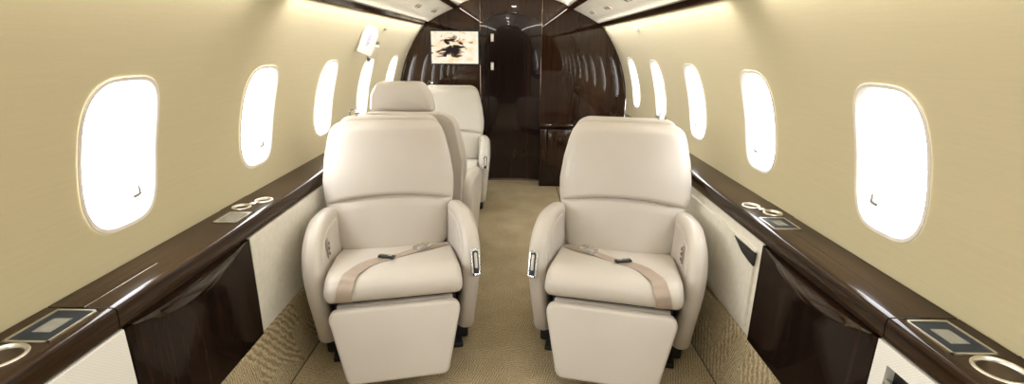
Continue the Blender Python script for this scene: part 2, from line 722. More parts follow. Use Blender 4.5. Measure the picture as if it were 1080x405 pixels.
bm = bmesh.new()
xs = [-1.098 + i * (DX0 + 1.098) / 24 for i in range(25)]
grid(bm, [[(x, Y1, max(-.02, ZC - sqrt(max(0, R * R - x * x)))) for x in xs], [(x, Y1, top_z(x)) for x in xs]])
xs = [DX1 + i * (1.098 - DX1) / 24 for i in range(25)]
grid(bm, [[(x, Y1, max(-.02, ZC - sqrt(max(0, R * R - x * x)))) for x in xs], [(x, Y1, top_z(x)) for x in xs]])
xs = [DX0 + i * (DX1 - DX0) / 30 for i in range(31)]
grid(bm, [[(x, Y1, arch_z(x)) for x in xs], [(x, Y1, top_z(x)) for x in xs]])
ol = [(DX0, -.02)] + [(x, arch_z(x)) for x in xs] + [(DX1, -.02)]
grid(bm, [[(x, Y1, z) for x, z in ol], [(x, Y1 + .05, z) for x, z in ol]])
bmesh.ops.remove_doubles(bm, verts=bm.verts, dist=.0005)
struct(mesh_obj('wall_back', bm, 'bulk', smooth=False))
# thin bright beads beside the doorway and along the arch
bm = bmesh.new()
pth = [(DX0, 0.0)] + [(DX0, .3 * k) for k in range(1, 5)] + [(x, arch_z(x)) for x in xs] + [(DX1, .3 * k) for k in range(4, -1, -1)]
tube(bm, [(x, Y1 - .002, z) for x, z in pth], .0025, 6)
for x_ in (DX0, DX1):
    tube(bm, [(x_, Y1 - .002, 1.2), (x_, Y1 - .002, top_z(x_) - .01)], .0025, 6)
tn += 1
struct(mesh_obj('trim_%d' % tn, bm, 'bead'))
# door set back in the opening, slightly bowed
door = bpy.data.objects.new('door_1', None)
COL.objects.link(door)
door.location = (DXM, Y1 + .05, 0)
struct(door)
bm = bmesh.new()
rows = []
for k in range(21):
    x = DX0 + (DX1 - DX0) * k / 20
    u = (x - DXM) / (DX1 - DXM)
    rows.append([(x - DXM, .020 * (1 - u * u) - .03, z) for z in (-.02, .4, .8, 1.2, 1.62)])
grid(bm, rows)
mesh_obj('door_panel', bm, 'door', door)
bm = bmesh.new()
add_box(bm, (-.215, -.02, .8), (.007, .008, 1.58), .001)
mesh_obj('door_seam', bm, 'rail', door, smooth=False)
# forward wall (behind the camera)
bm = bmesh.new()
xs = [-1.098 + i * 2.196 / 40 for i in range(41)]
grid(bm, [[(x, Y0, max(-.02, ZC - sqrt(max(0, R * R - x * x)))) for x in xs], [(x, Y0, top_z(x)) for x in xs]])
struct(mesh_obj('wall_front', bm, 'door', smooth=False))

# ----------------------------------------------------------------------------
# LEDGES
PROF = [(1.094, LZ), (1.02, LZ), (.95, LZ), (.934, LZ - .0005), (.9285, LZ - .003), (.926, LZ - .007),
        (.9255, LZ - .024), (.9265, LZ - .040), (.9285, LZ - .054), (.934, LZ - .062), (1.0, LZ - .062), (1.09, LZ - .062)]


def ring_cup(bm, c, r):
    add_torus(bm, c, r, .0045, n=40, k=8)


def cup(parent, x, y, r, label):
    """cup holder: metal rim and shallow well"""
    bm = bmesh.new()

    def turn(bm, prof):
        grid(bm, [[(x + rr * cos(2 * pi * k / 48), y + rr * sin(2 * pi * k / 48), LZ + dz) for k in range(48)] for rr, dz in prof], close=True)
    turn(bm, ((r + .005, .0008), (r + .003, .0040), (r - .001, .0040), (r - .004, .001), (r - .005, -.004)))
    o = mesh_obj('cup_holder', bm, 'gold', parent, label=label)
    bm = bmesh.new()
    turn(bm, ((r - .0045, -.003), (r - .0045, -.058), (r * .5, -.0585), (.002, -.0585)))
    mesh_obj('cup_well', bm, 'well', o)
    return o


def panel_control(parent, s, x0, x1, y0, y1, fm, bz, label, big):
    """framed control panel set in the ledge"""
    xa, xb = s * x0, s * x1
    cxm, cym = (xa + xb) / 2, (y0 + y1) / 2
    w, h = abs(xb - xa), y1 - y0
    root = None
    bm = bmesh.new()
    t = .0055
    for dx, dy, sx, sy in ((0, h / 2 - t / 2, w, t), (0, -h / 2 + t / 2, w, t), (w / 2 - t / 2, 0, t, h), (-w / 2 + t / 2, 0, t, h)):
        add_box(bm, (cxm + dx, cym + dy, LZ + .001), (sx, sy, .004))
    root = mesh_obj('control_panel', bm, fm, parent, smooth=False, label=label)
    bm = bmesh.new()
    add_box(bm, (cxm, cym, LZ + .0004), (w - 2 * t, h - 2 * t, .0018))
    mesh_obj('panel_bezel', bm, bz, root, smooth=False)
    bm = bmesh.new()
    k = big
    add_box(bm, (cxm, cym, LZ + .0016), (w * k, h * k, .0014))
    mesh_obj('panel_screen', bm, 'lcd', root, smooth=False)


def cut_ledge_top():
    pass


for s, nm in ((-1, 'left'), (1, 'right')):
    led = thing('side_ledge', 'long glossy dark wood ledge with cup holders running under the %s windows' % nm, 'ledge',
                (0, 0, 0))
    # the top is built with openings for the cup wells
    bm = bmesh.new()
    cups = [(.842, 1.010, .043), (1.803, 1.036, .031), (1.890, .992, .031)]
    wells = cups
    # sections of the top, leaving a square hole round each well
    segs = [(Y0, cups[0][0] - .05)]
    bm2 = bmesh.new()
    prof_all = [(s * x, z) for x, z in PROF]

    def piece(y0, y1, n=2, pr=prof_all):
        sweep_y(bm2, pr, y0, y1, n)
    lo, hi = cups[0][0] - .05, cups[0][0] + .05
    lo2, hi2 = 1.76, 1.955
    piece(Y0, lo)
    piece(hi, 1.036)
    piece(1.040, lo2)
    piece(hi2, Y1)
    # around each opening: front lip strip, and a plate with round holes
    front = [(.948, LZ)] + PROF[3:10] + [(.948, LZ - .062)]
    for a, b in ((lo, hi), (lo2, hi2)):
        piece(a, b, 2, [(s * x, z) for x, z in front])

    def holed(x0, x1, y0, y1, hx, hy, r):
        n = 48
        inner, outer = [], []
        cs = [(x1, y1), (x0, y1), (x0, y0), (x1, y0)]
        for k in range(n):
            t = 2 * pi * k / n
            dx, dy = cos(t), sin(t)
            f = min((x1 - hx) / dx if dx > 1e-9 else 9e9, (x0 - hx) / dx if dx < -1e-9 else 9e9,
                    (y1 - hy) / dy if dy > 1e-9 else 9e9, (y0 - hy) / dy if dy < -1e-9 else 9e9)
            inner.append([hx + r * dx, hy + r * dy])
            outer.append([hx + f * dx, hy + f * dy])
        for c in cs:
            j = min(range(n), key=lambda q: (outer[q][0] - c[0]) ** 2 + (outer[q][1] - c[1]) ** 2)
            outer[j] = list(c)
        grid(bm2, [[(s * x, y, LZ - .003) for x, y in inner], [(s * x, y, LZ) for x, y in inner], [(s * x, y, LZ) for x, y in outer]], close=True)
    holed(.948, 1.097, lo, hi, cups[0][1], cups[0][0], .044)
    ym = (cups[1][0] + cups[2][0]) / 2
    holed(.948, 1.097, lo2, ym, cups[1][1], cups[1][0], .032)
    holed(.948, 1.097, ym, hi2, cups[2][1], cups[2][0], .032)
    top = mesh_obj('ledge_top', bm2, 'ledge', led)
    bm.free()
    # thin inlay line and lid seam of the fold-out table
    bm = bmesh.new()
    if s < 0:
        add_box(bm, (s * 1.004, 1.165, LZ + .0003), (.0016, .25, .0008))
    else:
        add_box(bm, (s * 1.004, 1.32, LZ + .0003), (.0016, .56, .0008))
    mesh_obj('inlay_line', bm, 'gold' if s < 0 else 'gap', led, smooth=False)
    bm = bmesh.new()
    add_box(bm, (s * .970, 1.038, LZ + .0003), (.068, .0035, .0008))
    mesh_obj('lid_seam', bm, 'gap', led, smooth=False)
    for i, (y, x, r) in enumerate(cups):
        cup(led, s * x, y, r, 'round brushed metal cup holder' if i == 0 else None)
    # bridge between the two small cup wells
    bm = bmesh.new()
    add_box(bm, (s * 1.014, 1.8465, LZ + .002), (.024, .026, .0045), .001)
    mesh_obj('cup_bridge', bm, 'steel', led)
    panel_control(led, s, .957, 1.056, .892, 1.026, 'gold', 'bezel', 'control panel with a pale metal frame and a dark bezel', .42)
    if s < 0:
        panel_control(led, s, .957, 1.046, 1.622, 1.745, 'chrome', 'steel', 'control panel with a bright frame and a large grey screen', .72)
    else:
        panel_control(led, s, .952, 1.050, 1.625, 1.745, 'gold', 'bezel', 'control panel with a pale gold frame and dark bezel', .42)

# bowed fascia, cabinets and side panels below the ledges
XP = .928
for s, nm in ((-1, 'left'), (1, 'right')):
    # table cabinet
    cab = thing('table_cabinet', 'tall near-black glossy wood cabinet under the %s ledge beside the front seat' % nm, 'cabinet',
                (s * .94, 1.345, .06), 0)
    L = Vector(cab.location)
    ya, yb = 1.055, 1.636
    bm = bmesh.new()
    rows = []
    for k in range(25):
        t = k / 24
        y = ya + (yb - ya) * t
        bow = .010 * sin(pi * t)
        row = []
        for z, d in ((.245, .0), (.30, .0), (.45, .0), (.54, .001), (.58, .004), (.61, .010), (.634, .016)):
            row.append((s * (XP - bow * (z / .634) - d * sin(pi * t)) - L.x, y - L.y, z - L.z))
        row.append((s * (XP + .06) - L.x, y - L.y, .634 - L.z))
        row.append((s * (XP + .03) - L.x, y - L.y, .245 - L.z))
        rows.append(row)
    grid(bm, rows, close=True, caps=True)
    mesh_obj('cabinet_body', bm, 'cab', cab)
    # bowed lip of the table leaf under the nose
    bm = bmesh.new()
    rows = []
    for k in range(33):
        t = k / 32
        y = 1.07 + (1.60 - 1.07) * t
        b = sin(pi * t ** .9) ** .9
        z1 = .6375
        z0 = z1 - .006 - .046 * b
        xo = XP - .004 - .026 * b
        rows.append([(s * (XP + .03) - L.x, y - L.y, z1 - L.z), (s * xo - L.x, y - L.y, z1 - L.z),
                     (s * (xo - .004) - L.x, y - L.y, (z1 * .6 + z0 * .4) - L.z), (s * (xo + .003) - L.x, y - L.y, z0 + .004 - L.z),
                     (s * (xo + .014) - L.x, y - L.y, z0 - L.z), (s * (XP + .03) - L.x, y - L.y, z0 - L.z)])
    grid(bm, rows, close=True, caps=True)
    mesh_obj('table_leaf_lip', bm, 'nose', cab)

    # near woven panel
    near = thing('lower_side_panel', ('woven cream side panel under the left ledge in front of the dark cabinet' if s < 0 else
                 'woven cream side panel with black handle pocket under the right ledge'), 'wall panel', (s * .94, .45, .25))
    L = Vector(near.location)
    bm = bmesh.new()
    if s < 0:
        add_box(bm, (s * (XP + .012) - L.x, .40 - L.y, .443 - L.z), (.024, 1.30, .386), .004)
    else:
        hy0, hy1, hz0, hz1 = .80, 1.008, .532, .590
        add_box(bm, (s * (XP + .012) - L.x, (-.25 + hy0) / 2 - L.y, .443 - L.z), (.024, hy0 + .25, .386), 0)
        add_box(bm, (s * (XP + .012) - L.x, (1.05 + hy1) / 2 - L.y, .443 - L.z), (.024, 1.05 - hy1, .386), 0)
        add_box(bm, (s * (XP + .012) - L.x, (hy0 + hy1) / 2 - L.y, (.636 + hz1) / 2 - L.z), (.024, hy1 - hy0, .636 - hz1), 0)
        add_box(bm, (s * (XP + .012) - L.x, (hy0 + hy1) / 2 - L.y, (.25 + hz0) / 2 - L.z), (.024, hy1 - hy0, hz0 - .25), 0)
    mesh_obj('panel_cover', bm, 'perf', near, smooth=False)
    if s > 0:
        bm = bmesh.new()
        add_box(bm, (s * (XP + .030) - L.x, (hy0 + hy1) / 2 - L.y, (hz0 + hz1) / 2 - L.z), (.012, hy1 - hy0 + .01, hz1 - hz0 + .01))
        pk = mesh_obj('handle_pocket', bm, 'black', near, smooth=False)
        bm = bmesh.new()
        add_box(bm, (s * (XP + .004) - L.x, (hy0 + hy1) / 2 - L.y, hz0 + .010 - L.z), (.010, hy1 - hy0, .020), .003)
        mesh_obj('pull_lip', bm, 'gold', near)

    # far plain panel
    far = thing('lower_side_panel', ('plain cream side panel under the left ledge behind the dark cabinet' if s < 0 else
                'cream side door with slanted black pull under the right ledge'), 'wall panel', (s * .94, 2.2, .25))
    L = Vector(far.location)
    yA, yB = 1.642, 3.30
    bm = bmesh.new()
    if s < 0:
        add_box(bm, (s * (XP + .012) - L.x, (yA + yB) / 2 - L.y, .443 - L.z), (.024, yB - yA, .386), .003)
        mesh_obj('panel_cover', bm, 'panel', far, smooth=False)
    else:
        add_box(bm, (s * (XP + .016) - L.x, (yA + yB) / 2 - L.y, .443 - L.z), (.020, yB - yA, .386), .002)
        mesh_obj('panel_cover', bm, 'panel', far, smooth=False)
        # door face standing slightly proud, with a slanted pull pocket
        bm = bmesh.new()
        ol = round_poly([(1.672, .275), (2.42, .275), (2.42, .60), (1.672, .60)], [.01, .05, .05, .01])
        pillow(bm, ol, .007, .003, lambda a, b, c: (s * (XP + .002) - s * c - L.x, a - L.y, b - L.z), rings=3)
        dr = mesh_obj('panel_door', bm, 'panel', far)
        bm = bmesh.new()
        pk = [Vector(p) for p in [(1.665, .590), (1.842, .590), (1.815, .576), (1.765, .552), (1.70, .540), (1.668, .537)]]
        pillow(bm, pk, .004, .001, lambda a, b, c: (s * (XP - .0045) - s * c - L.x, a - L.y, b - L.z), rings=2, seg=2)
        mesh_obj('door_pull', bm, 'black', dr)
    # the rest of the lower side towards the bulkhead, and forward of the near panel
    rest = mesh_obj('trim_%d' % (tn + 1), (lambda b: (add_box(b, (s * (XP + .012), (3.31 + Y1) / 2, .443), (.024, Y1 - 3.31, .386)),
                                                     add_box(b, (s * (XP + .012), (Y0 - .26) / 2, .443), (.024, -.26 - Y0, .386)), b)[-1])(bmesh.new()), 'panel', smooth=False)
    tn += 1
    struct(rest)

# ----------------------------------------------------------------------------
# SEATS


def sstep(a, b, x):
    t = min(1, max(0, (x - a) / (b - a)))
    return t * t * (3 - 2 * t)


def interp(tab, z):
    if z <= tab[0][0]:
        return tab[0][1]
    for (a, b), (c, d) in zip(tab, tab[1:]):
        if a <= z <= c:
            t = (z - a) / (c - a)
            t = t * t * (3 - 2 * t) * .35 + t * .65
            return b + (d - b) * t
    return tab[-1][1]


SGN = [1]


def back_mesh(head=False):
    """upholstered seat back: wide shoulders, curved crease, reclined"""
    bm = bmesh.new()
    zb, zt = .335, 1.0
    wid = [(.335, .240), (.37, .268), (.45, .280), (.55, .302), (.64, .315), (.70, .317), (.80, .306), (.90, .286), (.96, .270), (1.0, .260)]
    zs = []
    z = zb
    while z < zt - 1e-6:
        zs.append(z)
        z += .0045 if (.54 < z < .70 or z > .95 or z < .36) else .015
    zs.append(zt)
    n = 96
    rows = []
    TB = .062
    for z in zs:
        # rounding at the top and bottom ends
        rt = .050
        e = 1.0
        if z > zt - rt:
            e = sqrt(max(0.0, 1 - ((z - (zt - rt)) / rt) ** 2))
        if z < zb + .03:
            e = sqrt(max(0.0, 1 - ((zb + .03 - z) / .03) ** 2))
        a = interp(wid, z) - (1 - e) * .055
        b = TB * max(e, .02)
        rec = .125 + (z - zb) * .19       # recline
        row = []
        for k in range(n):
            t = 2 * pi * k / n
            c_, s_ = cos(t), sin(t)
            u = a * math.copysign(abs(c_) ** (2 / 4.2), c_)
            d = b * math.copysign(abs(s_) ** (2 / 2.6), s_)     # + is rear
            if d < 0:
                un = u / .30
                zseam = .628 - .040 * un * un
                edge = max(0, 1 - abs(u / a) ** 6)
                g = .016 * exp(-((z - zseam) / .0065) ** 2) * edge
                g -= .016 * sstep(zseam - .004, zseam + .030, z) * edge * (1 - .6 * sstep(.72, .97, z))
                g -= .006 * (1 - sstep(zseam - .05, zseam - .004, z)) * edge
                # head section slightly crowned
                crown = -.012 * (1 - un * un) * e
                d += g + crown
            # top edge crowns in the middle
            zz = z
            if z > .9:
                zz = z + .014 * (z - .9) / .1 * (1 - (u / .28) ** 2) - .012 * (z - .9) / .1
            row.append((u - .012 * SGN[0], rec + .062 + d, zz - .040 * (zz - .335) / .665))
        rows.append(row)
    grid(bm, rows, close=True, caps=True)
    return bm


def cushion_mesh():
    bm = bmesh.new()
    ol = catmull([(-.17, .325), (-.16, .352), (-.06, .378), (.10, .408), (.24, .430), (.315, .428), (.360, .405), (.373, .372),
                  (.362, .344), (.325, .330), (.20, .312), (-.12, .285)], 6)

    def warp(q):
        # crown across the seat
        un = q.x / .272
        k = sstep(.33, .43, q.z)
        q.z += .010 * (1 - un * un) * k
        return q
    pillow(bm, ol, .272, .030, lambda a, b, c: (c, -a, b), rings=10, seg=6, warp=warp, dome=.004)
    return bm


def legrest_mesh():
    bm = bmesh.new()
    ol = round_poly([(-.192, 0.0), (.192, 0.0), (.264, .285), (-.264, .285)], [.03, .03, .035, .035])
    tl = math.atan2(.105, .25)

    def fr(a, b, c):
        # b runs up the panel, c is thickness (+ is front)
        y = -(.484 - b * sin(tl)) - c * cos(tl)
        z = .058 + b * cos(tl) + c * -sin(tl) * -1 * .0 + c * sin(tl) * .4
        return (a, y, z)
    pillow(bm, ol, .026, .014, fr, dome=.004, rings=8)
    return bm


ARM_OL = [(-.245, .11), (-.02, .10), (.195, .085), (.228, .095), (.252, .17), (.268, .27), (.272, .36), (.260, .435), (.222, .503),
          (.155, .548), (.05, .570), (-.08, .575), (-.18, .567), (-.235, .535), (-.258, .46), (-.26, .30)]


def arm_warp(side):
    def w(q):
        # arms bow outward towards the elbow and lean in at the foot
        k = sstep(.08, .50, q.z)
        q.x += side * (.030 * k - .002 - .036 * sstep(-.02, .26, q.y))
        f = sstep(.05, .26, -q.y) * (1 - sstep(.1, .4, q.z))
        q.x -= side * .0 * f
        return q
    return w


def ribbon(bm, pts, wdir, hw, th):
    """flat strap along pts; wdir gives the width direction at each point"""
    rows = []
    m = len(pts)
    for i in range(m):
        p = Vector(pts[i])
        t = (Vector(pts[min(i + 1, m - 1)]) - Vector(pts[max(i - 1, 0)])).normalized()
        w = Vector(wdir[i])
        w = (w - t * w.dot(t)).normalized()
        nn = t.cross(w).normalized()
        rows.append([p + w * hw + nn * th, p - w * hw + nn * th, p - w * hw - nn * th, p + w * hw - nn * th])
    grid(bm, rows, close=True, caps=True)


def smooth_path(P, per=8):
    out = []
    n = len(P)
    for i in range(n - 1):
        p0, p1, p2, p3 = Vector(P[max(i - 1, 0)]), Vector(P[i]), Vector(P[i + 1]), Vector(P[min(i + 2, n - 1)])
        for j in range(per):
            t = j / per
            out.append(0.5 * ((2 * p1) + (p2 - p0) * t + (2 * p0 - 5 * p1 + 4 * p2 - p3) * t * t + (3 * p1 - p0 - 3 * p2 + p3) * t ** 3))
    out.append(Vector(P[-1]))
    return out


def make_seat(label, loc, deg, m=1, headrest=False, belt=True, leather='leather', hook=True):
    """m=1: aisle on +x side of the seat (seen from its front); m=-1 mirrored"""
    root = thing('reclining_seat', label, 'seat', loc, radians(deg), 'leather cabin seats')
    fx = Matrix.Scale(m, 4, (1, 0, 0))
    SGN[0] = m

    def put(name, bm, mat, parent=root, smooth=True, label=None, mirror=True):
        if mirror and m < 0:
            bmesh.ops.transform(bm, matrix=fx, verts=bm.verts)
        return mesh_obj(name, bm, mat, parent, smooth, label)
    # base
    bm = bmesh.new()
    add_box(bm, (0, -.02, .012), (.56, .46, .024), .006)
    add_box(bm, (0, 0, .065), (.50, .40, .09), .012)
    add_box(bm, (-.275, -.13, .055), (.075, .12, .09), .012)
    add_box(bm, (.275, -.13, .055), (.075, .12, .09), .012)
    put('seat_base', bm, 'black')
    bm = bmesh.new()
    add_box(bm, (0, -.02, .20), (.50, .50, .19), .02)
    put('seat_frame', bm, 'gap')
    # cushion
    cb = cushion_mesh()
    bvh = BVHTree.FromBMesh(cb)
    put('seat_cushion', cb, leather, mirror=False)
    # apron under the cushion
    bm = bmesh.new()
    add_box(bm, (-.0, -.335, .310), (.46, .030, .020), .007)
    put('seat_apron', bm, leather, mirror=False)
    put('leg_rest', legrest_mesh(), leather, mirror=False)
    bk = put('backrest', back_mesh(), leather, mirror=False)
    # hard shell behind the back
    bm = bmesh.new()
    ol = round_poly([(-.265, .36), (.265, .36), (.292, .70), (.245, .975), (-.245, .975), (-.292, .70)], [.05, .05, .1, .08, .08, .1])
    pillow(bm, ol, .020, .015, lambda a, b, c: (a, .262 + (b - .335) * .19 + c, b), rings=6, dome=.010)
    put('back_shell', bm, leather, mirror=False)
    if hook:
        bm = bmesh.new()
        hx = -.165
        tube(bm, [(hx - .014, .285, .985), (hx - .014, .285, 1.004), (hx - .006, .285, 1.014), (hx + .008, .285, 1.012), (hx + .016, .285, 1.0), (hx + .016, .285, .985)], .0042, 8)
        add_cyl(bm, (hx + .020, .285, .998), .007, .022, (1, 0, 0), 12)
        put('coat_hook', bm, 'chrome', bk)
    # arms
    for side in (-1, 1):
        bm = bmesh.new()
        ol = catmull(ARM_OL, 6)
        pillow(bm, ol, .038, .032, lambda a, b, c: (side * .301 + c * 1.0, -a, b), rings=8, seg=7, warp=arm_warp(side), dome=.004)
        arm = put('armrest', bm, leather)
        # raised pad on the inner face
        bm = bmesh.new()
        pd = round_poly([(-.15, .37), (.185, .37), (.205, .42), (.13, .515), (-.15, .53)], [.03, .03, .05, .06, .03])
        pillow(bm, pd, .012, .010, lambda a, b, c: (side * .270 + c, -a, b), rings=4, warp=arm_warp(side), dome=.003)
        put('armrest_pad', bm, leather, arm)
        if side > 0:
            # recline latch in a chrome bezel on the front shoulder of the aisle arm
            c = Vector((.338, -.270, .425))
            tilt = Matrix.Rotation(radians(-24), 4, 'X') @ Matrix.Rotation(radians(0), 4, 'Z')
            bm = bmesh.new()
            ol = round_poly([(-.019, -.060), (.019, -.060), (.019, .060), (-.019, .060)], .012, 4)

            def fr(a, b, d, off=Vector((0, 0, 0))):
                return c + tilt @ Vector((a, -d, b))
            pillow(bm, ol, .004, .003, fr, rings=2, seg=3)
            lt = put('recline_control', bm, 'chrome', arm)
            bm = bmesh.new()
            ol = round_poly([(-.012, -.048), (.012, -.048), (.012, .048), (-.012, .048)], .006, 3)
            pillow(bm, ol, .0016, .001, lambda a, b, d: c + tilt @ Vector((a, -d - .0045, b)), rings=2, seg=2)
            put('control_recess', bm, 'black', lt)
            bm = bmesh.new()
            ol = round_poly([(-.006, -.026), (.006, -.026), (.006, .042), (-.006, .042)], .005, 3)
            pillow(bm, ol, .003, .002, lambda a, b, d: c + tilt @ Vector((a, -d - .0085, b)), rings=2, seg=2)
            put('control_lever', bm, 'steel', lt)
        else:
            # row of push buttons on the inner face of the outboard arm
            bm = bmesh.new()
            ol = round_poly([(.02, .445), (.062, .445), (.062, .525), (.02, .525)], .008, 3)
            pillow(bm, ol, .002, .001, lambda a, b, c2: (side * .252 + c2, -a - .05, b - .02), rings=2, seg=2, warp=arm_warp(side))
            bt = put('button_plate', bm, 'steel', arm)
            for q in range(3):
                bm = bmesh.new()
                add_cyl(bm, (side * (.249 + .026), -.091, .442 + q * .024), .007, .008, (1, 0, 0), 14)
                put('button', bm, 'grey', bt)
    if headrest:
        bm = bmesh.new()
        ol = round_poly([(-.182, .978), (.182, .978), (.166, 1.075), (.125, 1.142), (-.125, 1.142), (-.166, 1.075)], [.022, .022, .05, .05, .05, .05])
        pillow(bm, ol, .048, .036, lambda a, b, c: (a + .045, .255 + (b - 1.0) * .10 + c, b - .018), rings=8, dome=.006)
        hr = put('headrest', bm, leather, mirror=False)
        for q in (-.085, .085):
            bm = bmesh.new()
            add_cyl(bm, (q + .04, .250, .97), .007, .10, (0, 0, 1), 14)
            put('headrest_post', bm, 'chrome', hr, mirror=False)
    if belt:
        def surf(u, w, lift=.004):
            hit = bvh.ray_cast(Vector((u, -w, .8)), Vector((0, 0, -1)))
            z = hit[0].z if hit[0] is not None else .36
            return Vector((u, -w, z + lift))
        def nose(u, z, lift=.005):
            hit = bvh.ray_cast(Vector((u, -.8, z)), Vector((0, 1, 0)))
            return Vector((u, (hit[0].y if hit[0] is not None else -.36) - lift, z))
        P = [nose(-.200, .333), nose(-.199, .350), nose(-.196, .370), nose(-.192, .390), nose(-.188, .405), nose(-.183, .418),
             surf(-.178, .335, .005), surf(-.170, .310, .005), surf(-.150, .28), surf(-.125, .235), surf(-.095, .195), surf(-.060, .165), surf(-.030, .148, .008)]
        pts = smooth_path(P, 6)
        W = []
        for i, p in enumerate(pts):
            t = (pts[min(i + 1, len(pts) - 1)] - pts[max(i - 1, 0)]).normalized()
            up = Vector((0, -1, 0)).lerp(Vector((0, 0, 1)), sstep(.37, .428, p.z))
            W.append(t.cross(up).normalized())
        bm = bmesh.new()
        ribbon(bm, pts, W, .030, .0012)
        # second half of the strap up to the latch at the back of the cushion
        P2 = [surf(-.036, .150, .007), surf(.01, .115), surf(.06, .075, .006), surf(.10, .045, .010), surf(.15, .01, .006), surf(.20, -.03, .006), surf(.235, -.07)]
        pts2 = smooth_path(P2, 5)
        W2 = []
        for i, p in enumerate(pts2):
            t = (pts2[min(i + 1, len(pts2) - 1)] - pts2[max(i - 1, 0)]).normalized()
            W2.append(t.cross(Vector((0, 0, 1))).normalized())
        ribbon(bm, pts2, W2, .021, .0012)
        sb = put('seat_belt', bm, 'belt')
        # adjuster bar: dark frame with a bright bar
        c = surf(-.034, .150, .014)
        ang = Matrix.Rotation(radians(-25), 4, 'Z')
        bm = bmesh.new()
        add_box(bm, c, (.074, .024, .010), .003, ang)
        ad = put('belt_adjuster', bm, 'black', sb)
        bm = bmesh.new()
        add_box(bm, c + Vector((0.0, 0, .006)), (.052, .010, .006), .002, ang)
        put('adjuster_bar', bm, 'chrome', ad)
        # buckle
        c = surf(.115, .035, .018)
        ang = Matrix.Rotation(radians(35), 4, 'Z')
        bm = bmesh.new()
        add_box(bm, c, (.062, .042, .018), .004, ang)
        bu = put('belt_buckle', bm, 'chrome', sb)
        bm = bmesh.new()
        add_torus(bm, c + Vector((.036, .026, .002)), .019, .0035, (0.3, -.3, 1), 24, 8)
        add_box(bm, c + Vector((-.004, -.004, .010)), (.030, .026, .008), .002, ang)
        put('buckle_plate', bm, 'steel', bu)
    return root


make_seat('beige leather reclining seat nearest on the left, belt across the cushion, back crease', (-.522, 2.100, 0), 13, 1)
make_seat('beige leather reclining seat on the right side of the aisle, seen whole from the front', (.502, 2.085, 0), -13, -1)
make_seat('beige leather seat turned away behind the left front seat, with raised headrest', (-.553, 2.975, 0), 181, -1, headrest=True, belt=False, hook=False)
make_seat('pale leather seat at the far left against the dark bulkhead, facing forward', (-.545, 4.02, 0), 1, 1, leather='leather_pale')

# ----------------------------------------------------------------------------
# BULKHEAD FURNITURE
cab = thing('credenza', 'low dark glossy cabinet with round knob standing right of the aft doorway', 'cabinet', (.60, 4.69, 0))
L = Vector(cab.location)
bm = bmesh.new()
add_box(bm, (.585 - L.x, 4.69 - L.y, .292), (.64, .20, .584), .003)
mesh_obj('cabinet_body', bm, 'door', cab, smooth=False)
bm = bmesh.new()
add_box(bm, (.585 - L.x, 4.683 - L.y, .597), (.655, .225, .022), .005)
mesh_obj('countertop', bm, 'bulk', cab)
bm = bmesh.new()
add_box(bm, (.475 - L.x, 4.586 - L.y, .38), (.27, .012, .36), .004)
d = mesh_obj('cabinet_door', bm, 'bulk', cab)
bm = bmesh.new()
add_cyl(bm, (.462 - L.x, 4.574 - L.y, .462), .016, .014, (0, 1, 0), 20)
mesh_obj('door_knob', bm, 'black', d)
bm = bmesh.new()
add_box(bm, (.742 - L.x, 4.586 - L.y, .38), (.25, .012, .36), .004)
d = mesh_obj('cabinet_door', bm, 'bulk', cab)
for x in (.34, .545):
    bm = bmesh.new()
    add_box(bm, (x - L.x, 4.5725 - L.y, .604), (.050, .006, .008), .001)
    mesh_obj('counter_clip', bm, 'chrome', cab)
bm = bmesh.new()
add_box(bm, (.298 - L.x, 4.586 - L.y, .38), (.060, .012, .36), .004)
mesh_obj('cabinet_stile', bm, 'bulk', cab)

tv = thing('wall_monitor', 'flat monitor showing a bright cream picture on the left of the dark bulkhead', 'screen', (-.546, 4.79, 1.292))
bm = bmesh.new()
add_box(bm, (0, -.004, 0), (.462, .020, .312), .005)
mesh_obj('monitor_frame', bm, 'black', tv)
bm = bmesh.new()
add_box(bm, (0, -.0155, 0), (.440, .004, .290))
mesh_obj('monitor_screen', bm, 'screen', tv, smooth=False)

for z, h, lb in ((1.385, .070, 'upper small ivory plate on the aft door left edge'),
                 (1.125, .070, 'lower small ivory plate on the aft door left edge')):
    t = thing('door_plate', lb, 'switch', (-.196, Y1 + .026, z), 0, 'ivory plates on the door')
    bm = bmesh.new()
    add_box(bm, (0, -.004, 0), (.028, .008, h), .003)  # small ivory plate with a raised white bar on it
    mesh_obj('plate', bm, 'plate', t)
    bm = bmesh.new()
    add_box(bm, (0, -.010, 0), (.012, .006, .030), .002)
    mesh_obj('plate_inset', bm, 'white', t)


# ----------------------------------------------------------------------------
# things on the walls and ceiling
def wall_frame(side, y, z):
    """matrix: local x along +y (aft), local y up the wall, local z into the cabin"""
    a = math.asin((z - ZC) / R)
    up = Vector((-side * sin(a), 0, cos(a)))
    nin = Vector((-side * cos(a), 0, -sin(a)))
    xx = Vector((0, 1, 0))
    m = Matrix(((xx.x, up.x, nin.x, side * R * cos(a)), (xx.y, up.y, nin.y, y), (xx.z, up.z, nin.z, z), (0, 0, 0, 1)))
    return m


# white capsule placard with faint violet lettering, above the fourth left window
nn_ = Vector((.50, -.84, -.12)).normalized()
uu_ = (Vector((.42, 0, .90)) - nn_ * Vector((.42, 0, .90)).dot(nn_)).normalized()
rr_ = uu_.cross(nn_)
fr = Matrix(((rr_.x, uu_.x, nn_.x, -.892), (rr_.y, uu_.y, nn_.y, 3.17), (rr_.z, uu_.z, nn_.z, 1.340), (0, 0, 0, 1)))
t = thing('wall_placard', 'white oval placard with violet print high on the left wall', 'sign', fr.to_translation())
L = fr.to_translation()


def wm(a, b, c, rot=0.0):
    p = Matrix.Rotation(rot, 4, 'Z') @ Vector((a, b, c))
    return fr @ p - L


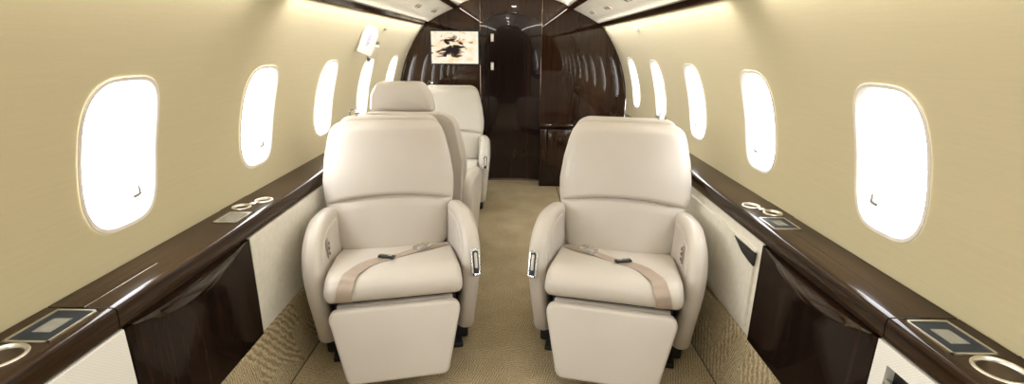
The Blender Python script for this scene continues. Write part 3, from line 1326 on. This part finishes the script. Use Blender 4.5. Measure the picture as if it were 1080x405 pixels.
bm = bmesh.new()
ol = round_poly([(-.048, -.090), (.048, -.090), (.048, .090), (-.048, .090)], [.010, .010, .05, .05], 8)
pillow(bm, ol, .010, .006, lambda a, b, c: wm(a, b, c + .010), rings=3)
mesh_obj('placard_plate', bm, 'white', t)
bm = bmesh.new()
for k, (w, dx) in enumerate(((.020, .0), (.034, .004), (.026, -.002), (.034, .002), (.018, -.003), (.030, .003), (.022, 0), (.012, -.002))):
    y = .040 - k * .0105
    w *= .62
    pts = [(-w / 2 + dx, y - .005), (w / 2 + dx, y - .005), (w / 2 + dx, y + .003), (-w / 2 + dx, y + .003)]
    vs = [bm.verts.new(wm(a, b, .0206)) for a, b in pts]
    bm.faces.new(vs)
mesh_obj('placard_print', bm, 'violet', t, smooth=False)
t2 = thing('wall_handset', 'small beige box with dark catch below the white placard on the left wall', 'handset', (wall_frame(-1, 3.55, 1.27)).to_translation())
fr = wall_frame(-1, 3.55, 1.27)
L = fr.to_translation()
bm = bmesh.new()
ol = round_poly([(-.065, -.045), (.05, -.045), (.06, .05), (-.05, .05)], .012, 5)
pillow(bm, ol, .014, .008, lambda a, b, c: wm(a, b, c + .014), rings=3)
mesh_obj('handset_body', bm, 'beige', t2)
for a, b in ((.035, .065), (-.020, -.065)):
    bm = bmesh.new()
    pillow(bm, round_poly([(a - .022, b - .012), (a + .022, b - .012), (a + .022, b + .012), (a - .022, b + .012)], .006, 4), .008, .004,
           lambda p, q, c: wm(p, q, c + .008), rings=2)
    mesh_obj('handset_catch', bm, 'grey', t2)

# small sensors high on the side walls
for side, y, z, mt, lb in ((1, 3.60, 1.438, 'white', 'small round white sensor high on the right wall near the bulkhead'),
                           (-1, 3.58, 1.422, 'grey', 'small dark sensor high on the left wall beyond the placard')):
    fr = wall_frame(side, y, z)
    t = thing('wall_sensor', lb, 'sensor', fr.to_translation())
    L = fr.to_translation()
    bm = bmesh.new()
    rr = .022 if mt == 'white' else .016
    add_cyl(bm, fr @ Vector((0, 0, .004)) - L, rr, .008, fr.to_3x3() @ Vector((0, 0, 1)), 24, rr * .85)
    add_cyl(bm, fr @ Vector((0, 0, .011)) - L, rr * .5, .008, fr.to_3x3() @ Vector((0, 0, 1)), 20, rr * .35)
    mesh_obj('sensor_body', bm, mt, t)


def psu_frame(side, y, t):
    """frame on the service panel; t 0 at the outer rail, 1 at the inner rail"""
    a, b = Vector((.79, 1.522)), Vector((.545, 1.645))
    p = a.lerp(b, t)
    pts = CEIL
    x = p.x
    z = top_z(x) - .01
    up = Vector((-side * (a.x - b.x), 0, (b.y - a.y))).normalized()
    xx = Vector((0, 1, 0))
    nin = up.cross(xx).normalized()
    if nin.z > 0:
        nin = -nin
    return Matrix(((xx.x, up.x, nin.x, side * x), (xx.y, up.y, nin.y, y), (xx.z, up.z, nin.z, z), (0, 0, 0, 1)))


def reading_light(side, y, t, label):
    fr = psu_frame(side, y, t)
    L = fr.to_translation()
    root = thing('reading_light', label, 'light', L, 0, 'reading lights in the ceiling panels')
    bm = bmesh.new()
    ol = round_poly([(-.085, -.022), (.085, -.022), (.085, .022), (-.085, .022)], .020, 6)
    pillow(bm, ol, .003, .002, lambda a, b, c: fr @ Vector((a, b, c + .002)) - L, rings=2, seg=2)
    mesh_obj('light_plate', bm, 'beige', root)
    for dx in (-.05, .05):
        bm = bmesh.new()
        add_torus(bm, fr @ Vector((dx, 0, .006)) - L, .013, .003, fr.to_3x3() @ Vector((0, 0, 1)), 24, 8)
        add_cyl(bm, fr @ Vector((dx, 0, .005)) - L, .010, .006, fr.to_3x3() @ Vector((0, 0, 1)), 20)
        mesh_obj('light_head', bm, 'grey', root)
    return root


for side, y, t, lb in ((-1, 2.95, .45, 'slim ceiling light fitting nearest the camera on the left ceiling panel'),
                       (-1, 3.72, .45, 'slim ceiling light fitting in the middle of the left ceiling panel'),
                       (-1, 4.35, .50, 'slim ceiling light fitting closest to the bulkhead on the left ceiling panel'),
                       (1, 3.05, .45, 'slim ceiling light fitting nearest the camera on the right ceiling panel'),
                       (1, 3.72, .45, 'slim ceiling light fitting in the middle of the right ceiling panel'),
                       (1, 4.35, .50, 'slim ceiling light fitting closest to the bulkhead on the right ceiling panel')):
    reading_light(side, y, t, lb)

# pierced metal grille in the left rail
t = thing('rail_grille', 'pale pierced metal grille in the dark ceiling rail on the left', 'grille', (-.79, 3.9, 1.505))
for a, b in ((3.50, 4.00), (4.06, 4.60)):
    bm = bmesh.new()
    mt = Matrix.Rotation(radians(40), 4, 'Y')
    add_box(bm, (-.7915 + .79, (a + b) / 2 - 3.9, 1.504 - 1.505), (.004, b - a, .014), .001, Matrix.Rotation(radians(40), 4, 'Y'))
    mesh_obj('grille_plate', bm, 'gold', t)

# ceiling downlights over the aisle
LAMP_Y = [-1.2, .0, 1.2, 2.4, 3.6]
for i, y in enumerate(LAMP_Y):
    root = thing('downlight', 'round recessed downlight in the centre of the ceiling over the aisle', 'light', (0, y, 1.758), 0, 'aisle downlights')
    bm = bmesh.new()
    add_torus(bm, (0, 0, -.002), .036, .005, n=32)
    mesh_obj('lamp_ring', bm, 'chrome', root)
    bm = bmesh.new()
    add_cyl(bm, (0, 0, -.008), .033, .014, n=32, r2=.020)
    bmesh.ops.scale(bm, vec=(1, 1, -1), verts=bm.verts)
    bmesh.ops.translate(bm, vec=(0, 0, -.016), verts=bm.verts)
    mesh_obj('lamp_lens', bm, 'lamp', root)

# ----------------------------------------------------------------------------
# LIGHT
EXPO = 0.03
SKY_LOW, SKY_HIGH, SKY_SIDE = 8.0, 16.5, 4.5
world = bpy.data.worlds.new('World')
SC.world = world
world.use_nodes = True
bg = world.node_tree.nodes['Background']
bg.inputs['Color'].default_value = (.98, .99, 1.0, 1)
# overcast daylight: bright sky, dimmer apron below, a little stronger from the left
wn = world.node_tree
tcw = wn.nodes.new('ShaderNodeTexCoord')
sx = wn.nodes.new('ShaderNodeSeparateXYZ')
wn.links.new(tcw.outputs['Generated'], sx.inputs[0])
mz = wn.nodes.new('ShaderNodeMapRange')
mz.interpolation_type = 'SMOOTHSTEP'
for k_, v_ in zip(('From Min', 'From Max', 'To Min', 'To Max'), (-.15, .35, SKY_LOW, SKY_HIGH)):
    mz.inputs[k_].default_value = v_
wn.links.new(sx.outputs['Z'], mz.inputs['Value'])
mxx = wn.nodes.new('ShaderNodeMath')
mxx.operation = 'MULTIPLY_ADD'
mxx.inputs[1].default_value = -SKY_SIDE
wn.links.new(sx.outputs['X'], mxx.inputs[0])
wn.links.new(mz.outputs[0], mxx.inputs[2])
wn.links.new(mxx.outputs[0], bg.inputs['Strength'])

for side in (-1, 1):
    for wy in WIN_Y:
        ld = bpy.data.lights.new('window_portal', 'AREA')
        ld.shape = 'RECTANGLE'
        ld.size, ld.size_y = .44, .28
        ld.cycles.is_portal = True
        lo = bpy.data.objects.new('window_portal', ld)
        COL.objects.link(lo)
        a = A_WIN
        p = Vector(wpt(side, wy, a, .036))
        d = Vector((-side * cos(a), 0, -sin(a)))
        lo.location = p
        # local -Z looks into the cabin, local x up the wall
        z = -d
        x = Vector((-side * sin(a), 0, cos(a)))
        yv = z.cross(x)
        lo.matrix_world = Matrix(((x.x, yv.x, z.x, p.x), (x.y, yv.y, z.y, p.y), (x.z, yv.z, z.z, p.z), (0, 0, 0, 1)))


def area(name, p, target, sx, sy, power, col=(1, .93, .82), spread=180):
    ld = bpy.data.lights.new(name, 'AREA')
    ld.shape = 'RECTANGLE'
    ld.size, ld.size_y = sx, sy
    ld.energy = power
    ld.color = col
    ld.spread = radians(spread)
    lo = bpy.data.objects.new(name, ld)
    COL.objects.link(lo)
    p = Vector(p)
    z = (p - Vector(target)).normalized()
    yv = Vector((0, 1, 0))
    x = yv.cross(z).normalized()
    lo.matrix_world = Matrix(((x.x, yv.x, z.x, p.x), (x.y, yv.y, z.y, p.y), (x.z, yv.z, z.z, p.z), (0, 0, 0, 1)))
    return lo


yc, ly = (Y0 + Y1) / 2, (Y1 - Y0) - .1
for s in (-1, 1):
    # cove strip under the outer rail, washing the wall; wash above the inner rail onto the ceiling
    area('cove_light', (s * .790, 3.35, 1.492), (s * 1.06, 3.35, 1.10), .012, 2.7, 5.5, (1, .95, .86), 130)
    area('cove_light', (s * .790, -.1, 1.492), (s * 1.06, -.1, 1.10), .012, 3.7, 4, (1, .95, .86), 130)
    area('panel_fill', (s * .783, yc, 1.5205), (s * .50, yc, 1.595), .010, ly, 7, (1, .96, .88), 100)  # added fill along the outer rail to brighten the service panels
    area('cove_light', (s * .500, yc, 1.645), (s * .20, yc, 1.76), .012, ly, 8)
for y in LAMP_Y:
    ld = bpy.data.lights.new('downlight_lamp', 'SPOT')
    ld.energy = 3.5
    ld.color = (1, .92, .80)
    ld.spot_size = radians(120)
    ld.spot_blend = .8
    ld.shadow_soft_size = .03
    lo = bpy.data.objects.new('downlight_lamp', ld)
    COL.objects.link(lo)
    lo.location = (0, y, 1.745)

# ----------------------------------------------------------------------------
# CAMERA
F, PT, YW, RL, CX, CH = 514.68, .29131, .00572, .00963, .0317, 1.3145
cam = bpy.data.cameras.new('camera')
cam.sensor_fit = 'HORIZONTAL'
cam.sensor_width = 36
cam.lens = 36 * F / 1080
cam.clip_start = .02
co = bpy.data.objects.new('camera', cam)
COL.objects.link(co)
fwd = Vector((-sin(YW) * cos(PT), cos(YW) * cos(PT), -sin(PT)))
rt = Vector((cos(YW), sin(YW), 0))
up = rt.cross(fwd)
r2 = rt * cos(RL) + up * sin(RL)
u2 = -rt * sin(RL) + up * cos(RL)
co.matrix_world = Matrix(((r2.x, u2.x, -fwd.x, CX), (r2.y, u2.y, -fwd.y, 0), (r2.z, u2.z, -fwd.z, CH), (0, 0, 0, 1)))
SC.camera = co

SC.view_settings.view_transform = 'Standard'
SC.view_settings.look = 'None'
SC.view_settings.gamma = 1
SC.view_settings.use_curve_mapping = False
SC.view_settings.exposure = EXPO
SC.cycles.use_denoising = True
SC.cycles.max_bounces = 10
SC.cycles.diffuse_bounces = 6
SC.cycles.sample_clamp_indirect = 8
